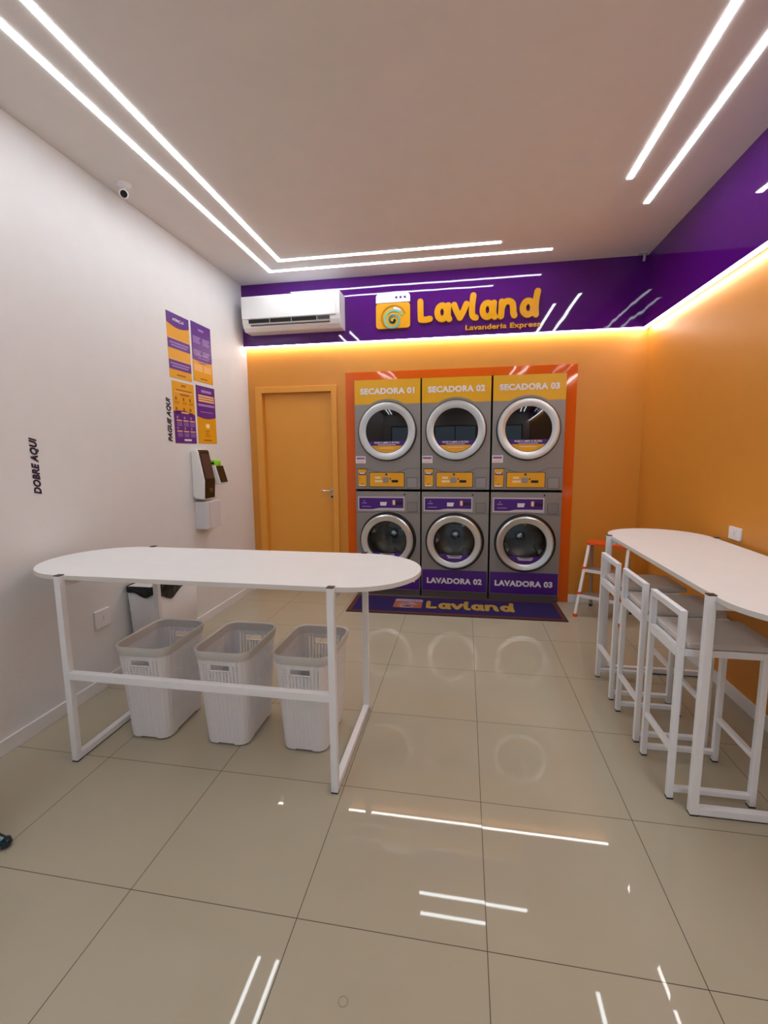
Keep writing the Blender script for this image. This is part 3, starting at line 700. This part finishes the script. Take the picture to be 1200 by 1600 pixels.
# ------------------------------------------------------------------ posters on the left wall
def poster(label, y0, z0, w, h, build):
    t = thing('poster', label, 'poster', (XL, y0, z0), 0, 'posters on the left wall'); fr = Fr((0, 0, 0), (0, 1, 0), (0, 0, 1), (1, 0, 0))
    build(t, fr, w, h); return t
def pp(t, name, fr, pts, m, d0, d1, label=None): bm = BM(); prism(bm, fr, pts, d0, d1); return link(name, bm, m, t, label=label)
def wave(w, z, amp, n=12): return [(w * i / n, z - amp * math.sin(PI * i / n * .9 + .2)) for i in range(n + 1)]
PAMB = mat('poster_amber', 'E8A20E', .45); PPUR = mat('poster_purple', '5A1A86', .45); PLIL = mat('poster_lilac_print', 'A986C8', .5); PPEA = mat('poster_peach_print', 'F2B873', .5); PBRN = mat('poster_brown_print', '9A5A1A', .5)
def pa(t, f, w, h):
    pp(t, 'sheet', f, rect(0, 0, w, h), PAMB, .0005, .002, 'amber sheet')
    pp(t, 'header', f, [(0, h)] + wave(w, h - .075, .03) + [(w, h)], PPUR, .002, .0026, 'purple header')
    extr(link('lettering', text_bm('ATENÇÃO', f, .075, h - .062, .145, .030, .03, d0=.0028), WHT, t, label='white heading'), .0004)
    for z in (.225, .065): 
        pp(t, 'stripe', f, rect(0, z, w, z + .072), PPUR, .002, .0026, 'purple stripe')
        link('print', bars(f, [(.02, z + .040, .25, .010), (.04, z + .020, .21, .010)], .0026, .003), PLIL, t)
    link('print', bars(f, [(.09, .022, .12, .010)], .002, .0026), PBRN, t)
    link('border_line', bars(f, [(0, .300, w, .006), (0, .140, w, .006)], .002, .0026), PPEA, t)
def pb(t, f, w, h):
    pp(t, 'sheet', f, rect(0, 0, w, h), PPUR, .0005, .002, 'purple sheet')
    pp(t, 'lower_field', f, [(0, 0), (w, 0)] + list(reversed(wave(w, .185, .03))), PAMB, .002, .0026, 'amber lower field')
    L = [(.105, h - .06, .08, .016)]
    for cx in (.02, .16):
        for z in (h - .12, h - .23): L += [(cx, z - .012 * k, .115 - .012 * (k % 3), .006) for k in range(5)]
    L += [(.07, .222, .16, .007), (.03, .208, .24, .007), (.08, .195, .16, .006)]
    link('print', bars(f, L, .002, .0026), PLIL, t)
    link('print', bars(f, [(.0, .165, w, .006), (.02, .085, .12, .055), (.165, .085, .115, .055)], .0026, .003), PPEA, t)
    link('print', bars(f, [(.10, .022, .11, .010)], .0026, .003), PBRN, t)
def pc(t, f, w, h):
    pp(t, 'sheet', f, rect(0, 0, w, h), PAMB, .0005, .002, 'amber sheet')
    pp(t, 'lower_field', f, [(0, 0), (w, 0)] + [(w * (1 - i / 12), .235 + .025 * math.sin(PI * (i / 12) * .8)) for i in range(13)], PPUR, .002, .0026, 'purple lower field')
    link('print', bars(f, [(.12, h - .035, .06, .014), (.05, h - .068, .21, .008), (.10, h - .105, .12, .012)] + [(x, z, .022, .024) for x in (.03, .13, .22) for z in (h - .145, h - .225)] + [(x - .008, z - .012 * k, .06, .004) for x in (.03, .13, .22) for z in (h - .16, h - .238) for k in range(2)], .002, .0026), PBRN, t)
    link('print', bars(f, [(.03, h - .085, .24, .010), (.10, .238, .10, .012)] + [(x, z, .07, .010) for x in (.03, .12, .21) for z in (.175, .090)], .0026, .003), PPEA, t)
    link('print', bars(f, [(x, z, .018, .018) for x in (.035, .13, .22) for z in (.195, .110)] + [(x, z - .011 * k, .066, .005) for x in (.035, .125, .213) for z in (.160, .075) for k in range(3)], .0026, .0031), PLIL, t)
    link('print', bars(f, [(.12, .018, .10, .016)], .0026, .0031), WHT, t)
def pd(t, f, w, h):
    pp(t, 'sheet', f, rect(0, 0, w, h), PAMB, .0005, .002, 'amber sheet')
    pp(t, 'upper_field', f, [(0, h)] + wave(w, .235, .022) + [(w, h)], PPUR, .002, .0026, 'purple upper field')
    link('print', bars(f, [(.08, h - .055, .16, .022)] + [(.02, .320, .26, .018), (.05, .268, .20, .006)], .0026, .003), PLIL, t)
    link('price_table', bars(f, [(.03, h - .092, .25, .015), (.03, h - .113, .25, .015), (.03, h - .134, .25, .015)], .0026, .003), PPEA, t)
    link('print', bars(f, [(.125, .135, .06, .035)], .002, .0026), mat('poster_cream_print', 'F6E3B0', .5), t)
    link('print', bars(f, [(.11, .105, .08, .005), (.12, .085, .05, .005), (.11, .065, .08, .005), (.09, .022, .12, .010)], .002, .0026), PBRN, t)
poster('amber poster with a purple heading and two purple stripes, upper left of the four', 3.313, 2.080, .293, .494, pa)
poster('mostly purple poster with pale text over an amber foot, upper right of the four', 3.637, 2.100, .299, .484, pb)
poster('poster with amber upper half and purple lower half, lower left of the four', 3.330, 1.572, .293, .484, pc)
poster('poster with purple price list above plain amber, lower right of the four', 3.655, 1.575, .296, .492, pd)
fz = Fr((XL, 3.303, 1.580), (0, 0, 1), (0, -1, 0), (1, 0, 0))
o = extr(link('wall_lettering', text_bm('PAGUE AQUI', fz, 0, 0, .338, .060, .045, shear=.3, d0=.001), LETTER), .001)
tag(o, 'dark upright wall lettering reading PAGUE AQUI beside the posters', 'lettering', 'vinyl lettering on the left wall')
fz = Fr((XL, 2.128, 1.277), (0, 0, 1), (0, -1, 0), (1, 0, 0))
o = extr(link('wall_lettering', text_bm('DOBRE AQUI', fz, 0, 0.0, .302, .052, .045, shear=.3, d0=.001), LETTER), .001)
tag(o, 'dark upright wall lettering reading DOBRE AQUI above the oval table', 'lettering', 'vinyl lettering on the left wall')

# ------------------------------------------------------------------ payment terminal, card reader, wall box
t = thing('payment_terminal', 'white payment terminal with a tall black touchscreen on the left wall', 'payment terminal', (XL, 3.520, 1.10))
def yprism(y0, y1, pr):   # profile in (x, z)
    bm = BM(); a = [bm.verts.new((x, y0, z)) for x, z in pr]; b = [bm.verts.new((x, y1, z)) for x, z in pr]; n = len(pr)
    bm.faces.new(a); bm.faces.new(list(reversed(b)))
    for i in range(n): bm.faces.new((a[i], a[(i + 1) % n], b[(i + 1) % n], b[i]))
    return bm
link('housing', yprism(0, .175, [(0, .03), (.02, .005), (.095, .0), (.105, .012), (.115, .16), (.068, .405), (.050, .425), (.02, .425), (0, .40)]), TERMW, t, bevel=.012)
def on_face(pts, y0, y1, d):   # band hugging the front profile
    n = len(pts); out = []
    return pts
link('glass_front', yprism(.010, .165, [(.1070, .008), (.1190, .158), (.0715, .405), (.058, .420), (.05, .41), (.08, .16), (.09, .008)]), SCREEN, t, bevel=.004, label='black glass front')
link('screen', yprism(.024, .151, [(.1180, .175), (.0775, .385), (.07, .38), (.10, .175)]), SCREEN2, t, label='dim touchscreen')
bm = BM(); lathe(bm, [(0, 0), (.026, 0), (.028, -.004), (.028, -.01)], (0, 0, 0), axis='Z', n=24)
o = link('card_spot', bm, mat('brown_reader_spot', '4E302C', .3), t); o.rotation_euler = (0, math.radians(84), 0); o.location = (.1150, .098, .085)
t = thing('card_reader', 'small black card reader with a lime green top, right of the white terminal', 'card reader', (XL, 3.735, 1.21))
link('bracket', yprism(.01, .115, [(0, .06), (.0, .15), (.07, .19), (.085, .03), (.075, .02)]), TERMW, t)
link('body', yprism(0, .13, [(.072, .0), (.130, .008), (.138, .018), (.085, .205), (.05, .20)]), TERMW, t, bevel=.004)
link('screen', yprism(.008, .122, [(.137, .022), (.142, .024), (.101, .168), (.095, .166)]), SCREEN, t, label='black screen')
link('top_cover', yprism(.0, .10, [(.050, .170), (.102, .170), (.096, .215), (.050, .222)]), GREEN, t, bevel=.008, label='lime green cover')
t = thing('cable_box', 'plain white wall box directly below the payment terminal', 'box', (XL, 3.535, .845))
link('housing', B(0, .112, 0, .225, 0, .235), BOXW, t, bevel=.006)
link('lid_seam', B(.111, .1132, .045, .048, .004, .231), mat('pale_seam', 'A9A5A9', .5), t)

# ------------------------------------------------------------------ switches and outlets
def plate(label, loc, rz, w, h):
    t = thing('wall_outlet', label, 'outlet', loc, rz)
    f = Fr((0, 0, 0), (0, 1, 0), (0, 0, 1), (1, 0, 0))
    bm = BM(); prism(bm, f, rrect(-w / 2, -h / 2, w / 2, h / 2, .006), 0, .012); link('cover_plate', bm, OUTW, t, bevel=.002)
    bm = BM(); prism(bm, f, rrect(-.018, -.026, .018, .026, .005), .012, .0135); s = link('socket_insert', bm, OUTW, t, bevel=.001)
    bm = BM()
    for dz in (-.01, 0, .01): prism(bm, f, arc(0, dz, .0026, 0, 330, 8), .0135, .0140)
    link('socket_holes', bm, DARK, s)
plate('white socket plate low on the left wall behind the oval table', (XL, 2.448, .458), 0, .118, .112)
plate('white socket plate on the orange right wall just above the tabletop', (XR, 3.030, .985), PI, .120, .076)

# ------------------------------------------------------------------ ceiling camera and corner sensor
t = thing('security_camera', 'small white security camera on the ceiling beside the left wall', 'camera', (-2.135, 2.80, ZC))
bm = BM(); lathe(bm, [(0, -.022), (.030, -.020), (.046, -.008), (.048, 0)], (0, 0, 0), axis='Z', n=32); link('base', bm, ACW, t, smooth=True)
bm = BM(); tube(bm, [(0, 0, -.015), (0, -.005, -.045)], .011); link('arm', bm, ACW, t, smooth=True)
dv = Vector((.55, -.75, -.45)).normalized()
bm = BM(); tube(bm, [Vector((0, -.005, -.055)) - dv * .045, Vector((0, -.005, -.055)) - dv * .04, Vector((0, -.005, -.055)) + dv * .045], .027, 24); bd = link('body', bm, ACW, t, bevel=.004)
bm = BM(); tube(bm, [Vector((0, -.005, -.055)) + dv * .0452, Vector((0, -.005, -.055)) + dv * .047], .020, 24); link('lens', bm, DARK, bd, label='black lens')
t = thing('corner_sensor', 'tiny grey sensor where the ceiling meets the back wall near the right corner', 'sensor', (1.495, D - BAND - .045, ZC))
bm = BM(); box(bm, -.035, .035, -.02, .02, -.008, 0); link('bracket', bm, mat('grey_white_plastic', 'B9B2B0', .5), t, bevel=.002)
bm = BM(); tube(bm, [(.01, 0, -.008), (.008, 0, -.05), (.004, 0, -.062)], .010); link('stem', bm, MATS['grey_white_plastic'], t, smooth=True)

# ------------------------------------------------------------------ step ladder
t = thing('step_ladder', 'small white three-step ladder with an orange top standing in the back right corner', 'step ladder', (1.0, 4.222, 0), math.atan2(-.199, .316))
Wd = .373
def P3(u, v, z): return (u, v, z)      # u along the front, v to the back
zt = .63; lean = .23; back = .40
def front(u, z):
    c = .022 * (z / zt) ; s = 1 if u < Wd / 2 else -1
    return (u + s * c, lean * z / zt, z)
for u in (0, Wd):
    bm = BM(); tube(bm, [front(u, .015), front(u, zt)], .0125, square=True); g = link('front_rail', bm, LADW, t, bevel=.002)
    bm = BM(); x, y, z = front(u, .0); box(bm, x - .016, x + .016, y - .014, y + .018, 0, .028); link('foot', bm, LADO, g, bevel=.003, label='orange foot')
    s = 1 if u == 0 else -1
    bm = BM(); tube(bm, [(u + s * .01, back - .01, .012), (u + s * .035, lean + .035, zt - .01)], .011, square=True); g = link('rear_rail', bm, LADA, t)
    bm = BM(); box(bm, u + s * .01 - .013, u + s * .01 + .013, back - .024, back + .004, 0, .02); link('foot', bm, BLACKP, g)
bm = BM(); tube(bm, [(.012, back - .018, .10), (Wd - .012, back - .018, .10)], .007); link('rear_brace', bm, LADW, t)
for z in (.185, .405):
    x0, y0, _ = front(0, z); x1 = front(Wd, z)[0]
    st = link('step', B(x0 + .012, x1 - .012, y0 - .012, y0 + .115, z - .004, z + .014), LADA, t, bevel=.003)
    link('step_edge', B(x0 + .012, x1 - .012, y0 - .020, y0 - .010, z - .014, z + .012), LADW, st)
    for x in (x0, x1): link('step_bracket', B(x - .017, x + .017, y0 - .016, y0 + .02, z + .012, z + .030), LADO, st, label='orange bracket')
x0, y0, _ = front(0, zt); x1 = front(Wd, zt)[0]
bm = BM(); prism(bm, FG(0, 0, 0), rrect(x0 - .022, y0 - .03, x1 + .022, y0 + .15, .02), zt, zt + .026); link('top_step', bm, LADO, t, bevel=.005, label='orange top step')

# ------------------------------------------------------------------ swivel stool mostly outside the left edge
t = thing('swivel_stool', 'black glossy foot of a swivel stool at the left edge, near the camera', 'stool', (-1.93, 1.285, 0))
for k in range(3):
    a = math.radians(4 + 120 * k); c, s = math.cos(a), math.sin(a)
    bm = BM(); tube(bm, [(0, 0, .07), (c * .10, s * .10, .062), (c * .19, s * .19, .035), (c * .215, s * .215, .024)], .017, 14); lathe(bm, [(0, .003), (.016, .006), (.022, .018), (.018, .034), (0, .042)], (c * .222, s * .222, 0), axis='Z', n=18)
    g = link('leg', bm, TEAL, t, smooth=True)
    bm = BM(); lathe(bm, [(0, 0), (.014, 0), (.014, .006), (0, .006)], (c * .215, s * .215, 0), axis='Z', n=14); link('glide', bm, BLACKP, g)
bm = BM(); lathe(bm, [(0, .05), (.022, .05), (.020, .40), (0, .40)], (0, 0, 0), axis='Z', n=20); link('column', bm, CHR2, t, smooth=True)
bm = BM(); lathe(bm, [(0, .40), (.16, .40), (.17, .42), (.17, .45), (.14, .465), (0, .468)], (0, 0, 0), axis='Z', n=36); link('seat', bm, BLACKP, t, smooth=True)
